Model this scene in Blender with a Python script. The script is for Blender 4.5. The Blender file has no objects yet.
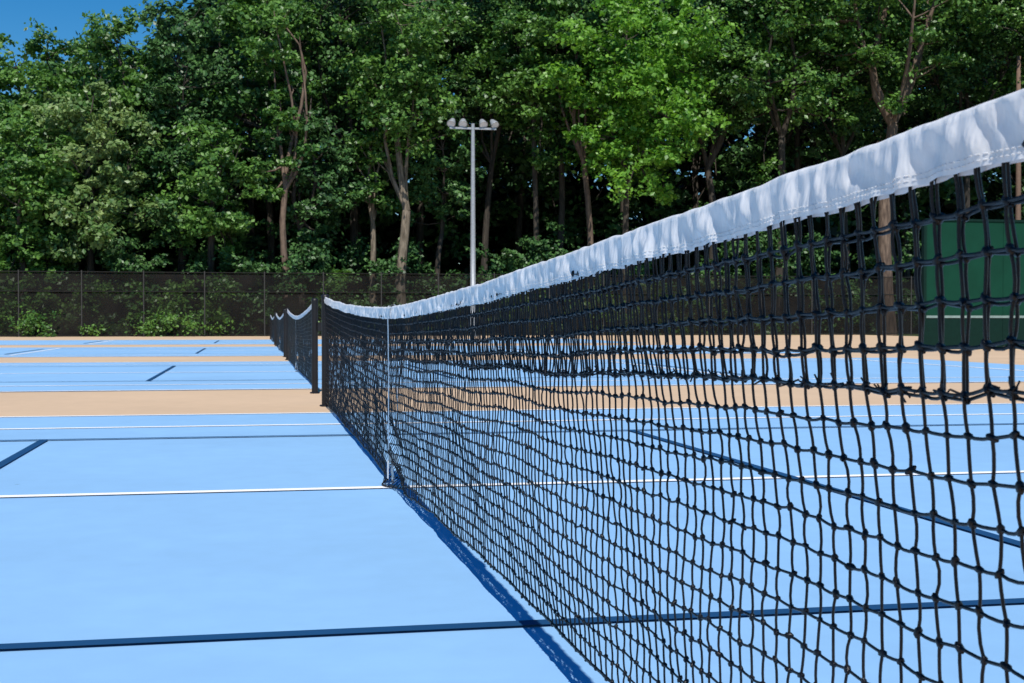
import bpy, math, random
import numpy as np
from mathutils import Vector, noise as mnoise

sc = bpy.context.scene
TH = math.radians(11.07); F = 1314.0; HY = 320.0; H = 0.846
NX = 0.68          # net plane X
C0 = 6.6; SP = 15.2

def sx(px, Y):
    return Y*math.tan(math.atan((px-512)/F)+TH)
def hz(py, X, Y):
    d = Y*math.cos(TH)+X*math.sin(TH)
    return H+(HY-py)/F*d

# ------------------------------------------------------------ helpers
def link(o):
    sc.collection.objects.link(o); return o

def mesh_np(name, V, Q, mats, midx=None, smooth=False):
    V = np.asarray(V, dtype=np.float32); Q = np.asarray(Q, dtype=np.int32)
    me = bpy.data.meshes.new(name)
    k = Q.shape[1]
    me.vertices.add(len(V)); me.vertices.foreach_set('co', V.ravel())
    me.loops.add(Q.size); me.loops.foreach_set('vertex_index', Q.ravel())
    me.polygons.add(len(Q))
    me.polygons.foreach_set('loop_start', np.arange(0, Q.size, k, dtype=np.int32))
    me.polygons.foreach_set('loop_total', np.full(len(Q), k, dtype=np.int32))
    for m in mats: me.materials.append(m)
    if midx is not None:
        me.polygons.foreach_set('material_index', np.asarray(midx, dtype=np.int32))
    if smooth is not False:
        s = np.ones(len(Q), dtype=bool) if smooth is True else np.asarray(smooth, dtype=bool)
        me.polygons.foreach_set('use_smooth', s)
    me.update(calc_edges=True)
    return me

class Geo:
    def __init__(s): s.V=[]; s.Q=[]; s.M=[]; s.S=[]; s.n=0
    def add(s, V, Q, m=0, smooth=False):
        V=np.asarray(V,dtype=np.float64); Q=np.asarray(Q,dtype=np.int64)
        s.V.append(V); s.Q.append(Q+s.n); s.M.append(np.full(len(Q),m)); s.S.append(np.full(len(Q),smooth)); s.n+=len(V)
    def box(s, a, b, m=0):
        (x0,y0,z0),(x1,y1,z1)=a,b
        V=[(x0,y0,z0),(x1,y0,z0),(x1,y1,z0),(x0,y1,z0),(x0,y0,z1),(x1,y0,z1),(x1,y1,z1),(x0,y1,z1)]
        Q=[(0,3,2,1),(4,5,6,7),(0,1,5,4),(1,2,6,5),(2,3,7,6),(3,0,4,7)]
        s.add(V,Q,m)
    def tube(s, pts, rad, n=8, m=0, cap=True):
        pts=[Vector(p) for p in pts]; V=[]; 
        for i,p in enumerate(pts):
            t=(pts[min(i+1,len(pts)-1)]-pts[max(i-1,0)]).normalized()
            ref=Vector((1,0,0)) if abs(t.x)<0.8 else Vector((0,1,0))
            u=t.cross(ref).normalized(); v=t.cross(u)
            r=rad[i] if hasattr(rad,'__len__') else rad
            for k in range(n):
                a=2*math.pi*k/n; V.append(p+u*(r*math.cos(a))+v*(r*math.sin(a)))
        Q=[]
        for i in range(len(pts)-1):
            for k in range(n):
                Q.append((i*n+k,i*n+(k+1)%n,(i+1)*n+(k+1)%n,(i+1)*n+k))
        if cap and n==8:
            for base in (0,(len(pts)-1)*n):
                Q+= [(base,base+1,base+2,base+3),(base,base+3,base+4,base+7),(base+4,base+5,base+6,base+7)]
        s.add([tuple(v) for v in V],Q,m,True)
    def obj(s, name, mats):
        me=mesh_np(name,np.concatenate(s.V),np.concatenate(s.Q),mats,np.concatenate(s.M),np.concatenate(s.S))
        return link(bpy.data.objects.new(name,me))

def empty(name, loc=(0,0,0)):
    e=bpy.data.objects.new(name,None); e.location=loc; e.empty_display_size=0.3; return link(e)
def parent(ch, p):
    ch.parent=p; ch.matrix_parent_inverse.identity()

# ------------------------------------------------------------ materials
def newmat(name):
    m=bpy.data.materials.new(name); m.use_nodes=True
    nt=m.node_tree; b=nt.nodes['Principled BSDF']; return m,nt,b
def N(nt,t,**kw):
    n=nt.nodes.new(t)
    for k,v in kw.items():
        if k in n.inputs: n.inputs[k].default_value=v
        else: setattr(n,k,v)
    return n
def ramp(nt, fac, stops):
    r=nt.nodes.new('ShaderNodeValToRGB'); e=r.color_ramp.elements
    while len(e)<len(stops): e.new(0.5)
    for el,(p,c) in zip(e,stops):
        el.position=p; el.color=(*c,1)
    nt.links.new(fac,r.inputs[0]); return r.outputs[0]
def pos(nt, scale=None):
    g=nt.nodes.new('ShaderNodeNewGeometry'); o=g.outputs['Position']
    if scale:
        v=N(nt,'ShaderNodeVectorMath',operation='MULTIPLY'); v.inputs[1].default_value=scale
        nt.links.new(o,v.inputs[0]); o=v.outputs[0]
    return o
def nz(nt, scale, detail=4, vec=None, rough=0.6):
    n=N(nt,'ShaderNodeTexNoise'); n.inputs['Scale'].default_value=scale; n.inputs['Detail'].default_value=detail
    n.inputs['Roughness'].default_value=rough
    nt.links.new(vec if vec is not None else pos(nt), n.inputs['Vector']); return n.outputs['Fac']
def bump(nt,b,h,strength,dist):
    bp=N(nt,'ShaderNodeBump'); bp.inputs['Strength'].default_value=strength; bp.inputs['Distance'].default_value=dist
    nt.links.new(h,bp.inputs['Height']); nt.links.new(bp.outputs[0],b.inputs['Normal'])
def mul(c,k): return tuple(x*k for x in c)

def acrylic(name,col,var=0.06,rough=0.75):
    m,nt,b=newmat(name)
    n1=nz(nt,0.45,5); n2=nz(nt,6.0,4); n3=nz(nt,900,1)
    mx=N(nt,'ShaderNodeMath',operation='ADD'); nt.links.new(n1,mx.inputs[0])
    m2=N(nt,'ShaderNodeMath',operation='MULTIPLY'); m2.inputs[1].default_value=0.5; nt.links.new(n2,m2.inputs[0]); nt.links.new(m2.outputs[0],mx.inputs[1])
    c=ramp(nt,mx.outputs[0],[(0.5,mul(col,1-var)),(0.74,col),(0.95,mul(col,1+var))])
    # sparse dark grit and scuffs
    vn=N(nt,'ShaderNodeTexVoronoi'); vn.inputs['Scale'].default_value=1.3; nt.links.new(pos(nt),vn.inputs['Vector'])
    sp=ramp(nt,vn.outputs['Distance'],[(0.0,(0.6,0.6,0.6)),(0.012,(0.7,0.7,0.7)),(0.022,(1,1,1))])
    mm=N(nt,'ShaderNodeMixRGB',blend_type='MULTIPLY'); mm.inputs[0].default_value=1
    nt.links.new(c,mm.inputs[1]); nt.links.new(sp,mm.inputs[2])
    nt.links.new(mm.outputs[0],b.inputs['Base Color'])
    b.inputs['Roughness'].default_value=rough; b.inputs['Specular IOR Level'].default_value=0.25
    bump(nt,b,n3,0.25,0.001)
    return m
M_blue=acrylic('court_blue',(0.245,0.455,0.70),0.07)
M_tan=acrylic('court_tan',(0.60,0.43,0.28),0.07)
M_white=acrylic('line_white',(0.88,0.88,0.87),0.03)
M_navy=acrylic('line_navy',(0.006,0.055,0.15),0.1)

def ground_mat():
    m,nt,b=newmat('grass_ground')
    c=ramp(nt,nz(nt,0.8,6),[(0.3,(0.02,0.03,0.012)),(0.6,(0.05,0.08,0.02)),(0.8,(0.07,0.09,0.03))])
    nt.links.new(c,b.inputs['Base Color']); b.inputs['Roughness'].default_value=0.9
    bump(nt,b,nz(nt,20,3),0.6,0.05); return m
M_ground=ground_mat()

def leaf_mat(name, dark, light, trans, tf=0.36, noise=True):
    m,nt,b=newmat(name)
    g=nt.nodes.new('ShaderNodeNewGeometry')
    if noise:
        n=nz(nt,0.4,0)
        a=N(nt,'ShaderNodeMath',operation='MULTIPLY'); a.inputs[1].default_value=0.6; nt.links.new(g.outputs['Random Per Island'],a.inputs[0])
        a2=N(nt,'ShaderNodeMath',operation='MULTIPLY_ADD'); a2.inputs[1].default_value=0.8; nt.links.new(n,a2.inputs[0]); nt.links.new(a.outputs[0],a2.inputs[2])
        fac=a2.outputs[0]
    else: fac=g.outputs['Random Per Island']
    c=ramp(nt,fac,[(0.3,dark),(0.7,tuple((x+y)/2 for x,y in zip(dark,light))),(0.95,light)])
    nt.links.new(c,b.inputs['Base Color']); b.inputs['Roughness'].default_value=0.42
    b.inputs['Specular IOR Level'].default_value=0.42 if tf>0 else 0.3
    if tf>0:
        t=nt.nodes.new('ShaderNodeBsdfTranslucent')
        tm=N(nt,'ShaderNodeMixRGB',blend_type='MULTIPLY'); tm.inputs[0].default_value=1; tm.inputs[2].default_value=(*trans,1)
        nt.links.new(c,tm.inputs[1]); nt.links.new(tm.outputs[0],t.inputs['Color'])
        mx=nt.nodes.new('ShaderNodeMixShader'); mx.inputs[0].default_value=tf
        nt.links.new(b.outputs[0],mx.inputs[1]); nt.links.new(t.outputs[0],mx.inputs[2])
        nt.links.new(mx.outputs[0],nt.nodes['Material Output'].inputs['Surface'])
    return m
L_mid=leaf_mat('foliage_mid',(0.026,0.09,0.018),(0.14,0.28,0.052),(1.4,1.5,0.8),0.25)
L_dark=leaf_mat('foliage_dark',(0.014,0.052,0.016),(0.078,0.17,0.044),(1.4,1.5,0.8),0.0)
L_bright=leaf_mat('foliage_bright',(0.055,0.17,0.018),(0.20,0.40,0.05),(1.5,1.6,0.7),0.32)
L_yel=leaf_mat('foliage_yellowish',(0.06,0.14,0.03),(0.25,0.35,0.12),(1.4,1.4,0.8),0.25)
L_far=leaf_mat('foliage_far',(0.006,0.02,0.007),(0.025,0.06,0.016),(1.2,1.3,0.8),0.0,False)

def bark(name,c1,c2):
    m,nt,b=newmat(name)
    c=ramp(nt,nz(nt,3.0,4,pos(nt,(3,3,0.5))),[(0.35,c1),(0.65,c2)])
    nt.links.new(c,b.inputs['Base Color']); b.inputs['Roughness'].default_value=0.9
    return m
B_dark=bark('bark_dark',(0.02,0.016,0.012),(0.075,0.06,0.045))
B_light=bark('bark_light',(0.08,0.062,0.042),(0.27,0.22,0.16))
B_red=bark('bark_reddish',(0.07,0.045,0.032),(0.20,0.14,0.10))

def simple(name,col,rough=0.5,metal=0.0,spec=0.5,var=0.15,vs=8):
    m,nt,b=newmat(name)
    c=ramp(nt,nz(nt,vs,4),[(0.3,mul(col,1-var)),(0.7,mul(col,1+var))])
    nt.links.new(c,b.inputs['Base Color']); b.inputs['Roughness'].default_value=rough
    b.inputs['Metallic'].default_value=metal; b.inputs['Specular IOR Level'].default_value=spec
    return m
M_post=simple('black_powder_coat',(0.010,0.010,0.012),0.45,spec=0.3)
M_fpost=simple('fence_frame_vinyl',(0.025,0.024,0.022),0.5,spec=0.3)
M_galv=simple('galvanised_steel',(0.33,0.35,0.37),0.5,0.3)
M_lamp=simple('lamp_housing',(0.30,0.31,0.32),0.5,0.2)
M_glass=simple('lamp_glass',(0.6,0.63,0.66),0.2)
M_steel=simple('steel_hardware',(0.55,0.55,0.55),0.3,1.0)
M_green=simple('green_board_paint',(0.004,0.045,0.026),0.7,var=0.15,vs=1.5,spec=0.12)
M_green2=simple('green_board_dark',(0.003,0.020,0.015),0.7,spec=0.12)
M_gline=simple('board_line_paint',(0.20,0.28,0.26),0.6)
M_wood=simple('weathered_wood',(0.16,0.10,0.07),0.9)

def twine():
    m,nt,b=newmat('net_twine')
    b.inputs['Base Color'].default_value=(0.005,0.005,0.007,1); b.inputs['Roughness'].default_value=0.34
    b.inputs['Specular IOR Level'].default_value=0.32
    w=N(nt,'ShaderNodeTexNoise'); w.inputs['Scale'].default_value=700; w.inputs['Detail'].default_value=1
    nt.links.new(pos(nt),w.inputs['Vector']); bump(nt,b,w.outputs['Fac'],0.8,0.0010); return m
M_twine=twine()
def canvas():
    m,nt,b=newmat('white_vinyl_tape')
    c=ramp(nt,nz(nt,9,5),[(0.3,(0.87,0.87,0.875)),(0.65,(0.92,0.92,0.92))])
    nt.links.new(c,b.inputs['Base Color']); b.inputs['Roughness'].default_value=0.42
    b.inputs['Specular IOR Level'].default_value=0.5
    v=pos(nt,(1,1,0.4))
    a=nz(nt,24,3,v,0.55); bump(nt,b,a,0.75,0.012)
    t=nt.nodes.new('ShaderNodeBsdfTranslucent'); t.inputs['Color'].default_value=(0.92,0.93,0.95,1)
    mx=nt.nodes.new('ShaderNodeMixShader'); mx.inputs[0].default_value=0.28
    nt.links.new(b.outputs[0],mx.inputs[1]); nt.links.new(t.outputs[0],mx.inputs[2])
    nt.links.new(mx.outputs[0],nt.nodes['Material Output'].inputs['Surface'])
    return m
M_tape=canvas()
def screenmat():
    m,nt,b=newmat('windscreen_mesh')
    c=ramp(nt,nz(nt,0.7,2),[(0.3,(0.009,0.009,0.009)),(0.7,(0.020,0.018,0.016))])
    nt.links.new(c,b.inputs['Base Color']); b.inputs['Roughness'].default_value=0.8
    b.inputs['Specular IOR Level'].default_value=0.1
    t=nt.nodes.new('ShaderNodeBsdfTransparent')
    f=ramp(nt,nz(nt,0.25,2),[(0.35,(0.5,)*3),(0.65,(0.22,)*3)])
    mx=nt.nodes.new('ShaderNodeMixShader'); nt.links.new(f,mx.inputs[0])
    nt.links.new(b.outputs[0],mx.inputs[1]); nt.links.new(t.outputs[0],mx.inputs[2])
    nt.links.new(mx.outputs[0],nt.nodes['Material Output'].inputs['Surface'])
    return m
M_screen=screenmat()

# ------------------------------------------------------------ ground & court
def sheet(g,x0,x1,y0,y1,z,m):
    g.add([(x0,y0,z),(x1,y0,z),(x1,y1,z),(x0,y1,z)],[(0,1,2,3)],m)
g=Geo(); sheet(g,-900,900,-300,1500,0,0); o=g.obj('ground',[M_ground]); o.location.z=-0.06
g=Geo(); g.box((-26,-14,-0.055),(34,70.6,-0.004)); g.obj('court_surround',[M_tan])
court=Geo()
BL=11.89
for k in range(-1,4):
    c=C0+SP*k
    sheet(court,NX-17,NX+BL+1.6,c-5.49-0.03,c+5.49+0.03,0.0,0)
court.obj('tennis_court_surface',[M_blue])
ln=Geo()
zw,zn=0.004,0.008
w=0.038
def lx(y,x0,x1,z,m,hw=w): sheet(ln,x0,x1,y-hw,y+hw,z,m)
def ly(x,y0,y1,z,m,hw=w): sheet(ln,x-hw,x+hw,y0,y1,z,m)
for k in range(-1,4):
    c=C0+SP*k
    for s in (-1,1):
        lx(c+s*(5.49-w),NX-BL,NX+BL,zw,0)
        lx(c+s*4.115,NX-BL,NX+BL,zw,0)
        ly(NX+s*6.4,c-4.07,c+4.07,zw+0.001,0)
        ly(NX+s*BL,c-5.41,c+5.41,zw+0.001,0,0.05)
        lx(c+s*3.05,NX-6.7,NX+6.7,zn,1,0.03)
        ly(NX+s*2.13,c-3.02,c+3.02,zn+0.001,1,0.03)
        ly(NX+s*6.7,c-3.02,c+3.02,zn+0.001,1,0.03)
    lx(c,NX-6.36,NX+6.36,zw+0.002,0)
ln.obj('court_line_markings',[M_white,M_navy])

# ------------------------------------------------------------ nets
def ztop(t,hi=False):
    if hi and t<0: return 0.914+0.174*abs(t)**1.5
    return 0.914+0.156*abs(t)**1.7
def nv(a,b,c): return mnoise.noise(Vector((a,b,c)))

def tubes(C, r, n):
    S,k,_=C.shape
    t=C[:,-1]-C[:,0]; t/=np.linalg.norm(t,axis=1,keepdims=True)+1e-9
    ref=np.tile(np.array([1.0,0,0]),(S,1))
    bad=np.abs(t[:,0])>0.9; ref[bad]=(0,1,0)
    u=np.cross(t,ref); u/=np.linalg.norm(u,axis=1,keepdims=True)
    v=np.cross(t,u)
    a=2*np.pi*np.arange(n)/n
    ring=(u[:,None,:]*np.cos(a)[None,:,None]+v[:,None,:]*np.sin(a)[None,:,None])*r
    V=C[:,:,None,:]+ring[:,None,:,:]
    idx=np.arange(S*k*n).reshape(S,k,n)
    A=idx[:,:-1,:]; B=np.roll(idx,-1,axis=2)[:,:-1,:]; Cc=np.roll(idx,-1,axis=2)[:,1:,:]; D=idx[:,1:,:]
    Q=np.stack([A,B,Cc,D],axis=-1).reshape(-1,4)
    return V.reshape(-1,3),Q

def build_net(name, c, seed, detail):
    rng=np.random.default_rng(seed)
    root=empty(name,(NX,c,0))
    pitch=0.0435 if detail else 0.047
    L=6.36
    nc=int(2*L/pitch); nr=20 if detail else 18
    TAPE=0.062
    def knots(rows, sd, extra):
        P=np.zeros((nc+1,rows+1,3))
        for i in range(nc+1):
            y=-L+2*L*i/nc; t=y/6.4
            zt=ztop(t,detail)-TAPE+0.012
            near=max(0.0,-t)
            zb=0.035+0.065*min(1,near*2.2)+0.012*nv(y*0.8,3.3,sd)-0.02*math.exp(-(y/0.5)**2)
            if not detail: zb=0.03
            zb=max(zb,0.012)
            for j in range(rows+1):
                v=j/nr
                z=zt+(zb-zt)*v
                belly=math.sin(math.pi*min(v,1))
                dx=0.025*belly*nv(y*0.45,v*1.2,sd+5)+0.008*nv(y*2.5,v*4,sd+9)+0.036*min(1,near*2)*v
                dy=(0.024*nv(y*0.8,v*1.6,sd+20)+0.008*nv(y*4,v*5,sd+31))*min(1,v*4)
                dz=(0.012*nv(y*1.5,v*2.5,sd+40)+0.004*nv(y*9,v*9,sd+44))*min(1,v*5)
                gth=math.exp(-(y/0.35)**2)*max(0,v-0.55)/0.45
                dx+=-0.05*gth*math.sin(v*26+y*7)
                dy+=-y*0.35*gth
                zz=(-1)**(i+j)
                dy+=zz*0.0022*(0.7+nv(y*3,v*3,sd+60))*min(1,v*6)
                dz+=zz*0.0010
                P[i,j]=(dx,y+dy,z+dz)
        P+=rng.normal(0,0.0009+extra,P.shape)
        P[:,:,2]=np.maximum(P[:,:,2],0.012)
        return P
    r=0.00205 if detail else 0.0023
    kseg=4 if detail else 2
    ns=5 if detail else 3
    G=Geo()
    def emit(P,rr):
        for a,b,kind in ((P[:-1,:],P[1:,:],0),(P[:,:-1],P[:,1:],1)):
            A=a.reshape(-1,3); B=b.reshape(-1,3); S=len(A)
            s=np.linspace(0,1,kseg)
            C=A[:,None,:]*(1-s)[None,:,None]+B[:,None,:]*s[None,:,None]
            if kseg>2:
                bow=np.sin(np.pi*s)[None,:]
                if kind==0: C[:,:,2]-=bow*np.abs(rng.normal(0.0010,0.0011,(S,1)))
                else: C[:,:,1]+=bow*rng.normal(0,0.0013,(S,1))
                C[:,:,0]+=bow*rng.normal(0,0.0013,(S,1))
            V,Q=tubes(C,rr,ns); G.add(V,Q,0,True)
    P=knots(nr,seed,0.0); emit(P,r)
    kn=P.reshape(-1,3)
    dbl=5
    P2=P[:,:dbl+1].copy()+rng.normal(0,0.0014,(nc+1,dbl+1,3))
    for i in range(nc+1):
        y=-L+2*L*i/nc
        for j in range(dbl+1):
            P2[i,j,1]+=0.004+0.004*nv(y*1.6,j*0.5,seed+77)
            if j: P2[i,j,2]+=-0.003+0.005*nv(y*2.2,j*0.7,seed+88)
    P2[:,:,0]+=0.006
    emit(P2,r)
    if detail:
        kn=np.concatenate([kn,P2.reshape(-1,3)])
        S=len(kn); d=rng.normal(0,1,(S,3)); d[:,0]*=0.3; d/=np.linalg.norm(d,axis=1,keepdims=True)
        prof=[(-1.0,0.25),(-0.5,0.9),(0.5,0.9),(1.0,0.25)]
        ref=np.tile(np.array([1.0,0.05,0.02]),(S,1)); u=np.cross(d,ref); u/=np.linalg.norm(u,axis=1,keepdims=True); v=np.cross(d,u)
        a=2*np.pi*np.arange(6)/6
        hl=rng.uniform(0.0056,0.0076,(S,1)); rr=rng.uniform(0.0040,0.0052,(S,1))
        rings=[]
        for q,f in prof:
            cen=kn+d*hl*q
            rings.append(cen[:,None,:]+(u[:,None,:]*np.cos(a)[None,:,None]+v[:,None,:]*np.sin(a)[None,:,None])*(rr*f)[:,:,None])
        V=np.stack(rings,axis=1); idx=np.arange(S*4*6).reshape(S,4,6)
        A=idx[:,:-1,:];B=np.roll(idx,-1,axis=2)[:,:-1,:];Cc=np.roll(idx,-1,axis=2)[:,1:,:];D=idx[:,1:,:]
        G.add(V.reshape(-1,3),np.stack([A,B,Cc,D],-1).reshape(-1,4),0,True)
        base=np.repeat(P[:,dbl],4,axis=0)
        dirn=rng.normal(0,1,base.shape)*np.array([0.5,0.8,0.5])+np.array([-0.1,0,0.35])
        dirn/=np.linalg.norm(dirn,axis=1,keepdims=True)
        ln_=rng.uniform(0.006,0.015,(len(base),1))
        C=np.stack([base,base+dirn*ln_*0.6,base+dirn*ln_+rng.normal(0,0.002,base.shape)],axis=1)
        V,Q=tubes(C,0.0013,4); G.add(V,Q,0,True)
    bt=P[:,nr]+np.array([0,0,-0.001]); 
    G.tube([tuple(p) for p in bt[::2]],0.0035,5,0,False)
    G.tube([tuple(p) for p in P[0]],0.004,5,0,False); G.tube([tuple(p) for p in P[-1]],0.004,5,0,False)
    net=G.obj('netting',[M_twine]); parent(net,root)

    # ---- headband tape
    G=Geo(); ny=1500 if detail else 260
    prof=[]; hh=TAPE
    npf=11
    for q in range(npf): prof.append((-1,1-q/(npf-1)))
    for q in range(5): prof.append((math.sin((q-2)/2*1.2),-1))
    for q in range(npf): prof.append((1,q/(npf-1)))
    V=[]; np_=len(prof)
    for i in range(ny+1):
        y=-6.37+12.74*i/ny; t=y/6.4
        zt=ztop(t,detail)
        dip=0.0035*nv(y*5.5,0,seed)+0.0028*nv(y*17,2,seed)+0.006*nv(y*1.3,8,seed)
        hv=hh*(1+0.06*nv(y*6,11,seed)+0.04*nv(y*22,12,seed))
        for s,v in prof:
            if v<0:
                x=s*0.006; z=zt+dip+0.001-0.004*(abs(s))**2
            else:
                side=1 if s<0 else 7
                yy=y+0.3*v*hv
                wv=0.007*nv(yy*7,v*0.5,side+seed)+0.0075*nv(yy*19,v*0.9,side+3+seed)+0.006*nv(yy*44,v*1.6,side+6+seed)
                rid=0.009*(1-abs(nv(yy*13,v*0.35,side+20+seed))*2.4)
                prof_v=0.45+0.75*math.sin(math.pi*min(1,v*0.8))
                x=s*(0.0075-0.001*v)+wv*prof_v - (rid*(0.2+0.4*v)) * (1 if s<0 else -1)*0.6
                if s>0: x=max(x,0.002)
                else: x=min(x,-0.002)
                z=zt+dip-0.005-v*(hv-0.005)+0.0012*nv(yy*15,v,30+seed)
            V.append((x,y,z))
    idx=np.arange((ny+1)*np_).reshape(ny+1,np_)
    Q=np.stack([idx[:-1,:-1],idx[1:,:-1],idx[1:,1:],idx[:-1,1:]],-1).reshape(-1,4)
    G.add(V,Q,0,True)
    if detail:
        Va=np.array(V).reshape(ny+1,np_,3)
        for row in (1,2):
            line=Va[:,row,:]
            sel=np.arange(10,600)
            A=line[sel]+(line[sel+1]-line[sel])*0.15; B=line[sel]+(line[sel+1]-line[sel])*0.75
            A=A+[-0.0005,0,0]; B=B+[-0.0005,0,0]
            v2,q2=tubes(np.stack([A,(A+B)/2+[-0.0006,0,0],B],1),0.0006,4); G.add(v2,q2,0,True)
    tp=G.obj('headband_tape',[M_tape]); parent(tp,root)

    # ---- centre strap with buckle and anchor
    G=Geo(); zt=0.914
    path=[(-0.011,0.10),(-0.013,0.3),(-0.012,0.55),(-0.014,0.8),(-0.016,zt-0.02),(-0.012,zt+0.003),(0,zt+0.009),(0.012,zt+0.003),(0.016,zt-0.02),(0.014,0.8),(0.012,0.55),(0.013,0.3),(0.011,0.10)]
    V=[];hw=0.025
    for (x,z) in path: V+=[(x*1.25-0.006*(1 if x<0 else -1),-hw,z),(x*1.25-0.006*(1 if x<0 else -1),hw,z)]
    Q=[(2*i,2*i+1,2*i+3,2*i+2) for i in range(len(path)-1)]
    G.add(V,Q,0,True)
    G.box((-0.024,-0.029,0.13),(-0.004,0.029,0.17),1)
    G.box((0.004,-0.029,0.13),(0.024,0.029,0.17),1)
    G.tube([(0,0,0.12),(-0.006,0,0.09),(0.0,0,0.05),(0,0,0.03)],0.007,8,1)
    G.tube([(0,-0.02,0.028),(0,0.02,0.028)],0.006,8,1)
    G.tube([(0,0,0.0),(0,0,0.012)],[0.035,0.03],8,1)
    G.box((-0.028,-0.02,0.05),(-0.0245,0.018,0.14),0)
    st=G.obj('centre_strap',[M_tape,M_steel]); parent(st,root)

    for s in (-1,1):
        G=Geo(); y=s*6.40
        G.tube([(0,y+s*0.04,-0.02),(0,y+s*0.04,1.075)],0.037,16,0,False)
        G.tube([(0,y+s*0.04,1.07),(0,y+s*0.04,1.088),(0,y+s*0.04,1.10)],[0.041,0.041,0.02],8,0)
        G.tube([(0,y+s*0.04,0.0),(0,y+s*0.04,0.012)],[0.06,0.055],8,0)
        G.box((-0.012,y-s*0.02-0.008,0.06),(0.012,y-s*0.02+0.008,1.02),0)
        G.tube([(-0.01,y-0.0,ztop(1)-0.008),(-0.005,y-s*0.3,ztop(1-0.3/6.4)-0.008)],0.003,8,1)
        if s==-1:
            G.box((0.03,y-0.09,0.72),(0.075,y-0.0,0.82),0)
            G.tube([(0.075,y-0.045,0.77),(0.12,y-0.045,0.77),(0.12,y-0.045,0.65)],0.008,8,1)
        p=G.obj('post',[M_post,M_steel]); parent(p,root)
    return root

build_net('tennis_net',C0,1,True)
build_net('tennis_net',C0+SP,7,False)
build_net('tennis_net',C0+2*SP,13,False)
build_net('tennis_net',C0+3*SP,19,False)

# ------------------------------------------------------------ fence
FY=70.0; FX0,FX1=-30.0,49.0; FH=3.3
root=empty('chain_link_fence',(0,FY,0))
G=Geo(); x=FX0
while x<=FX1+0.01:
    G.tube([(x,-0.12,-0.05),(x,-0.12,FH+0.08)],0.035,8,0); x+=3.05
for z in (0.06,FH-1.0,FH): G.tube([(FX0,-0.12,z),(FX1,-0.12,z)],0.026,8,0)
p=G.obj('frame',[M_fpost]); parent(p,root)
G=Geo(); nx=160
V=[];Q=[]
for i in range(nx+1):
    xx=FX0+(FX1-FX0)*i/nx
    for j in range(7):
        V.append((xx,-0.05+0.03*nv(xx*0.8,j*0.5,2)-0.02,0.03+(FH-0.08)*j/6))
for i in range(nx):
    for j in range(6):
        a=i*7+j; Q.append((a,a+7,a+8,a+1))
G.add(V,Q,0,True); p=G.obj('windscreen',[M_screen]); parent(p,root)

# ------------------------------------------------------------ floodlight pole
lx_=sx(473,67.5); 
root=empty('floodlight_pole',(lx_,67.5,0)); G=Geo()
top=hz(129,lx_,67.5)
G.tube([(0,0,-0.05),(0,0,0.02),(0,0,0.03),(0,0,top*0.5),(0,0,top+0.25)],[0.26,0.26,0.155,0.13,0.095],16,0,False)
G.box((-1.22,-0.05,top-0.05),(1.22,0.05,top+0.05),0)
p=G.obj('pole_and_crossarm',[M_galv]); parent(p,root)
G=Geo()
for k,xx in enumerate((-1.1,-0.52,0.52,1.1)):
    yaw=(-0.5,-0.2,0.2,0.5)[k]
    tilt=-0.75
    def P(a,b,c):
        b2=b*math.cos(tilt)-c*math.sin(tilt); c2=b*math.sin(tilt)+c*math.cos(tilt)
        X_=a*math.cos(yaw)+b2*math.sin(yaw); Y_=-b2*math.cos(yaw)+a*math.sin(yaw)
        return (xx+X_,Y_,top+0.30+c2)
    V=[];Q=[]
    prof=[(-0.26,0.08),(-0.2,0.13),(-0.02,0.19),(0.16,0.24),(0.19,0.24),(0.17,0.2)]
    n=10
    for (b_,r_) in prof:
        for q in range(n):
            a=2*math.pi*q/n; V.append(P(r_*math.cos(a),b_,r_*0.9*math.sin(a)))
    for i in range(len(prof)-1):
        for q in range(n): Q.append((i*n+q,i*n+(q+1)%n,(i+1)*n+(q+1)%n,(i+1)*n+q))
    G.add(V,Q,0,True)
    b0=(len(prof)-1)*n
    G.add(V[b0:b0+n],[(0,1,2,3),(0,3,4,5),(0,5,6,9),(6,7,8,9)],1)
    G.add(V[0:n],[(0,1,2,3),(0,3,4,5),(0,5,6,9),(6,7,8,9)],0)
    G.box((xx-0.14,0.0,top+0.055),(xx-0.11,0.05,top+0.3),0); G.box((xx+0.11,0.0,top+0.055),(xx+0.14,0.05,top+0.3),0)
p=G.obj('lamp_heads',[M_lamp,M_glass]); parent(p,root)

ux=sx(1003,73); root=empty('wooden_utility_pole',(ux,71.5,0)); G=Geo()
uh=hz(62,ux,73); G.tube([(0,0,-0.1),(0.03,0,uh*0.5),(0,0,uh)],[0.19,0.16,0.12],8,0)
p=G.obj('pole_shaft',[M_wood]); parent(p,root)

# practice wall
WY=35.0; wx=sx(926,WY); root=empty('practice_wall',(wx,WY,0)); G=Geo(); wh=hz(222,wx+2,WY)
for k in range(5):
    G.box((k*2.44+0.004,0,0.98),(k*2.44+2.436,0.06,wh),0)
    G.box((k*2.44+0.004,0.006,0.08),(k*2.44+2.436,0.06,0.9),1)
    G.box((k*2.44-0.05,0.063,0),(k*2.44+0.05,0.2,wh-0.1),1)
G.box((0,-0.012,0.905),(12.2,0.06,0.975),2)
G.box((-0.03,-0.03,wh+0.003),(12.23,0.12,wh+0.07),1)
G.box((-0.09,-0.03,0),(-0.003,0.12,wh),1)
G.box((0.0,-0.01,0.0),(12.2,0.07,0.077),1)
p=G.obj('boards',[M_green,M_green2,M_gline]); parent(p,root)

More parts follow.
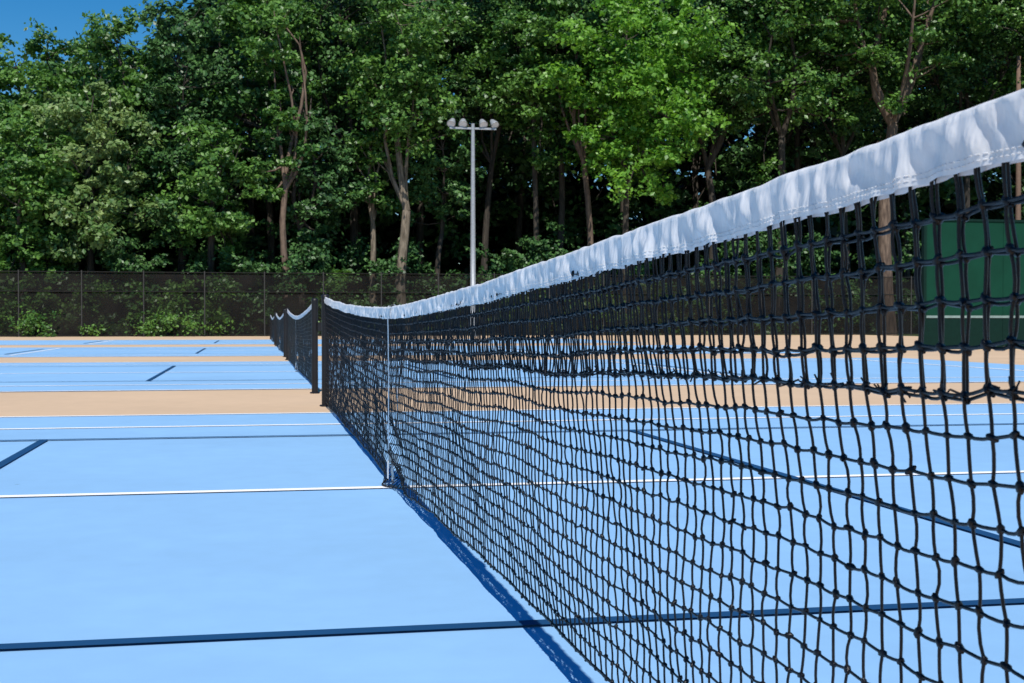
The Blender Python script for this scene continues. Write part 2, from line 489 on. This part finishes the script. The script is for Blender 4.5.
# ------------------------------------------------------------ foliage
def leaves(centers, radii, per, size, rng, flat=0.65, sub=13):
    nC=len(centers)
    d=rng.normal(0,1,(nC,sub,3)); d/=np.linalg.norm(d,axis=2,keepdims=True)
    d[:,:,2]=d[:,:,2]*flat+0.1
    sc_=centers[:,None,:]+d*radii[:,None,None]*rng.uniform(0.25,1.35,(nC,sub,1))
    sc_=sc_.reshape(-1,3); rad=np.repeat(radii,sub)
    m=max(1,per//sub)
    sg=rng.uniform(0.16,0.36,(len(sc_),1,1))
    off=rng.normal(0,1,(len(sc_),m,3))*np.array([1,1,0.5])*sg*rad[:,None,None]
    off[:,:,2]-=0.3*(off[:,:,0]**2+off[:,:,1]**2)/rad[:,None]
    p=(sc_[:,None,:]+off)
    out=(p-np.repeat(centers,sub,axis=0)[:,None,:]).reshape(-1,3); p=p.reshape(-1,3)
    n=out/(np.linalg.norm(out,axis=1,keepdims=True)+1e-6)*0.45+np.array([0,-0.15,0.65])+rng.normal(0,0.55,p.shape)
    n/=np.linalg.norm(n,axis=1,keepdims=True)
    r=rng.normal(0,1,p.shape); t=np.cross(n,r); t/=np.linalg.norm(t,axis=1,keepdims=True); b=np.cross(n,t)
    l=size*rng.uniform(0.6,1.4,(len(p),1)); w_=l*0.66
    V=np.stack([p-t*l*0.5,p+b*w_*0.5-t*l*0.05-n*l*0.08,p+t*l*0.5-n*l*0.12,p-b*w_*0.5-t*l*0.05-n*l*0.08],axis=1).reshape(-1,3)
    Q=np.arange(len(V)).reshape(-1,4)
    return V,Q

def bent(a,b,n,rng,amt):
    a=np.array(a,float); b=np.array(b,float); L_=np.linalg.norm(b-a)
    o=rng.normal(0,amt*L_,3); o2=rng.normal(0,amt*L_*0.4,3)
    pts=[]
    for i in range(n):
        s=i/(n-1); pts.append(a+(b-a)*s+o*math.sin(math.pi*s)+o2*math.sin(2*math.pi*s))
    return pts

def tree(x,y,Ht,cb,cr,leafm,barkm,seed,nc=80,per=247,size=0.27,tr=0.22,fork=0.4,limbs=4,lean=(0,0),name='deciduous_tree',yr=None,rk=1.0):
    rng=np.random.default_rng(seed)
    G=Geo(); yr=yr or cr
    fz=Ht*fork
    top=np.array([lean[0],lean[1],Ht*0.9])
    f=np.array([lean[0]*0.3+rng.normal(0,0.25),lean[1]*0.3,fz])
    tk=bent((0,0,-0.1),f,6,rng,0.02)
    G.tube([tuple(p) for p in tk],[tr*1.45,tr*1.1,tr,tr*0.92,tr*0.86,tr*0.82],8,0,False)
    cc=np.array([lean[0]*0.6,lean[1]*0.6,(cb+Ht)/2]); ax=np.array([cr,yr,(Ht-cb)/2])
    limbpts=[]
    for k in range(limbs):
        a=2*math.pi*(k+rng.uniform(-0.3,0.3))/limbs+seed
        e=cc+np.array([math.cos(a)*0.55,math.sin(a)*0.55,rng.uniform(0.1,0.8)])*ax
        if k==0: e=top
        pl=bent(f,e,7,rng,0.06); r0=tr*(0.75 if k==0 else rng.uniform(0.4,0.6))
        rr=[r0*(1-0.8*i/6) for i in range(7)]
        G.tube([tuple(p) for p in pl],rr,7,0,False)
        limbpts+= [(pl[i],rr[i]) for i in range(1,7)]
    d=rng.normal(0,1,(nc,3)); d/=np.linalg.norm(d,axis=1,keepdims=True)
    rad=rng.uniform(0,1,(nc,1))**0.42
    cen=cc+d*rad*ax*rng.uniform(0.8,1.14,(nc,1))
    rr=rng.uniform(0.45,1.4,nc)*(cr/4.5)**0.6*rk
    LP=np.array([p for p,_ in limbpts]); LR=[r for _,r in limbpts]
    for c_ in cen:
        dd=np.linalg.norm(LP-(c_-np.array([0,0,0.8])),axis=1); j=int(np.argmin(dd))
        pl=bent(LP[j],c_,4,rng,0.07); r0=min(LR[j]*0.6,0.06)+0.012
        G.tube([tuple(p) for p in pl],[r0,r0*0.75,r0*0.5,r0*0.25],5,0,False)
    V,Q=leaves(cen,rr,per,size,rng)
    G.add(V,Q,1,False)
    o=G.obj(name,[barkm,leafm]); o.location=(x,y,0); return o

def T(px,Y,topy,basey,rpx,leafm,barkm,seed,**kw):
    X=sx(px,Y); Z1=hz(topy,X,Y); Z0=hz(basey,X,Y); d=Y*math.cos(TH)+X*math.sin(TH)
    return tree(X,Y,Z1,max(Z0,1.5),rpx/F*d,leafm,barkm,seed,**kw)

T(-25,76,80,300,62,L_mid,B_dark,101)
T(48,80,30,240,58,L_mid,B_dark,102)
T(30,74,120,290,52,L_mid,B_dark,122,nc=60)
T(118,78,12,235,62,L_mid,B_dark,103,nc=90)
T(95,74.5,70,290,60,L_yel,B_dark,123,nc=60)
T(180,77,-6,240,58,L_dark,B_dark,104,nc=85,tr=0.26)
T(214,74.5,110,262,50,L_mid,B_dark,124,nc=52,fork=0.5)
T(268,79,-45,200,66,L_mid,B_dark,105,nc=90)
T(284,74.2,-10,235,34,L_mid,B_red,135,nc=26,tr=0.20,fork=0.42,limbs=5,rk=0.75)
T(312,76,70,255,44,L_dark,B_dark,125,nc=55)
T(352,80,-90,190,72,L_dark,B_dark,106,nc=105,tr=0.26)
T(405,75,-30,165,72,L_mid,B_light,107,nc=78,tr=0.30,fork=0.34,limbs=4)
T(380,76.5,60,235,34,L_mid,B_light,127,nc=32,tr=0.19,fork=0.4,limbs=3)
T(440,78,90,240,44,L_dark,B_dark,128,nc=45,tr=0.18,fork=0.4,limbs=3)
T(480,80,-90,120,70,L_dark,B_dark,108,nc=105)
T(530,77,-60,150,62,L_mid,B_dark,109,nc=80,fork=0.55,tr=0.18)
T(560,79,-100,190,60,L_dark,B_dark,110,nc=85)
T(590,75,-10,120,40,L_dark,B_red,130,nc=30,fork=0.5,tr=0.2,lean=(-1.5,0))
T(628,73.5,-25,205,92,L_bright,B_dark,111,nc=105,per=312,tr=0.20,fork=0.45,size=0.28)
T(712,77,-80,160,75,L_dark,B_dark,112,nc=95,tr=0.26)
T(775,75,-60,165,80,L_mid,B_dark,113,nc=90,tr=0.26,fork=0.5)
T(845,79,-110,160,80,L_dark,B_dark,114,nc=95)
T(888,73,-120,115,110,L_mid,B_red,115,nc=95,tr=0.40,fork=0.46,limbs=5)
T(968,77,-110,150,85,L_dark,B_dark,116,nc=95)
T(1040,73,-90,120,90,L_mid,B_dark,117,nc=85)
# second row
k=0
for px in range(-40,1200,92):
    k+=1
    ty = 95 if px<40 else (45 if px<130 else (20 if px<230 else -80))
    T(px+(k%3)*12,88+(k%2)*4,ty,262,95,L_dark,B_dark,200+k,nc=85,per=143,size=0.46,tr=0.25,fork=0.5)

def mass(name,boxes,leafm,seed,per,size,rr=(0.8,1.6)):
    rng=np.random.default_rng(seed); C=[]
    for (x0,x1,y0,y1,z0,z1,n) in boxes:
        C.append(np.stack([rng.uniform(x0,x1,n),rng.uniform(y0,y1,n),rng.uniform(z0,z1,n)],1))
    C=np.concatenate(C); R=rng.uniform(rr[0],rr[1],len(C))
    V,Q=leaves(C,R,per,size,rng,0.6,9); me=mesh_np(name,V,Q,[leafm]); return link(bpy.data.objects.new(name,me))
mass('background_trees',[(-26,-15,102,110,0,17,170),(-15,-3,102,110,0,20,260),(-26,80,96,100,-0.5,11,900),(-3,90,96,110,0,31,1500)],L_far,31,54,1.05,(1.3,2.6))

def under(name,items,leafm,seed,per=195,size=0.23):
    rng=np.random.default_rng(seed); C=[];R=[]
    for (px,Y,hpx,wpx,n) in items:
        X=sx(px,Y); d=Y*math.cos(TH)+X*math.sin(TH); h=hz(hpx,X,Y); wd=wpx/F*d
        for _ in range(n):
            u=rng.uniform(0,1); C.append((X+rng.normal(0,0.45)*wd*(1-0.6*u),Y+rng.normal(0,0.6),0.15+h*u*0.9)); R.append(rng.uniform(0.35,0.85))
    V,Q=leaves(np.array(C),np.array(R),per,size,rng); me=mesh_np(name,V,Q,[leafm]); return link(bpy.data.objects.new(name,me))
rr=random.Random(5)
items=[]
for px in range(-20,1060,24):
    hp = rr.uniform(200,262) if px<260 else rr.uniform(215,285)
    items.append((px,73+rr.random()*4,hp,44,11))
under('undergrowth',items,L_dark,41)
items=[(px,72.3+rr.random(),rr.uniform(262,300),30,7) for px in list(range(-10,250,24))+[330,520,600,660]]
under('undergrowth',items,L_mid,42)
items=[(24,69.3,310,16,5),(40,69.4,320,12,4),(92,69.4,327,12,2),(150,69.4,320,14,4),(168,69.4,316,12,4),(190,69.4,322,10,3),(215,69.4,328,10,2),(345,69.4,328,12,2)]
under('shrub',items,L_mid,43,per=78,size=0.15)

# ------------------------------------------------------------ light, world, camera
EL=math.radians(53); REL=math.radians(6.5)
trav=Vector((math.sin(REL)*math.cos(EL),math.cos(REL)*math.cos(EL),-math.sin(EL)))
L=bpy.data.lights.new('sun','SUN'); L.energy=5.0; L.angle=math.radians(0.5); L.color=(1.0,0.96,0.90)
so=link(bpy.data.objects.new('sun',L)); so.rotation_euler=trav.to_track_quat('-Z','Y').to_euler(); so.location=(0,0,30)
wd=bpy.data.worlds.new('World'); sc.world=wd; wd.use_nodes=True; nt=wd.node_tree
bg=nt.nodes['Background']; sky=nt.nodes.new('ShaderNodeTexSky'); sky.sky_type='NISHITA'; sky.sun_disc=False
sky.sun_elevation=EL; sky.sun_rotation=math.radians(180)+REL; sky.air_density=1.0; sky.dust_density=0.0; sky.ozone_density=5.0
hs=nt.nodes.new('ShaderNodeHueSaturation'); hs.inputs['Saturation'].default_value=1.4
nt.links.new(sky.outputs[0],hs.inputs['Color'])
nt.links.new(hs.outputs[0],bg.inputs['Color']); bg.inputs['Strength'].default_value=0.10
cam=bpy.data.cameras.new('camera'); cam.sensor_width=36; cam.lens=F/1024*36; cam.clip_start=0.05; cam.clip_end=3000
cam.dof.use_dof=True; cam.dof.focus_distance=3.4; cam.dof.aperture_fstop=22
co=link(bpy.data.objects.new('camera',cam)); co.location=(0,0,H)
co.rotation_euler=(math.radians(90)-math.atan((341.5-HY)/F),0,-TH)
sc.camera=co
sc.view_settings.view_transform='Standard'; sc.view_settings.look='None'; sc.view_settings.exposure=0
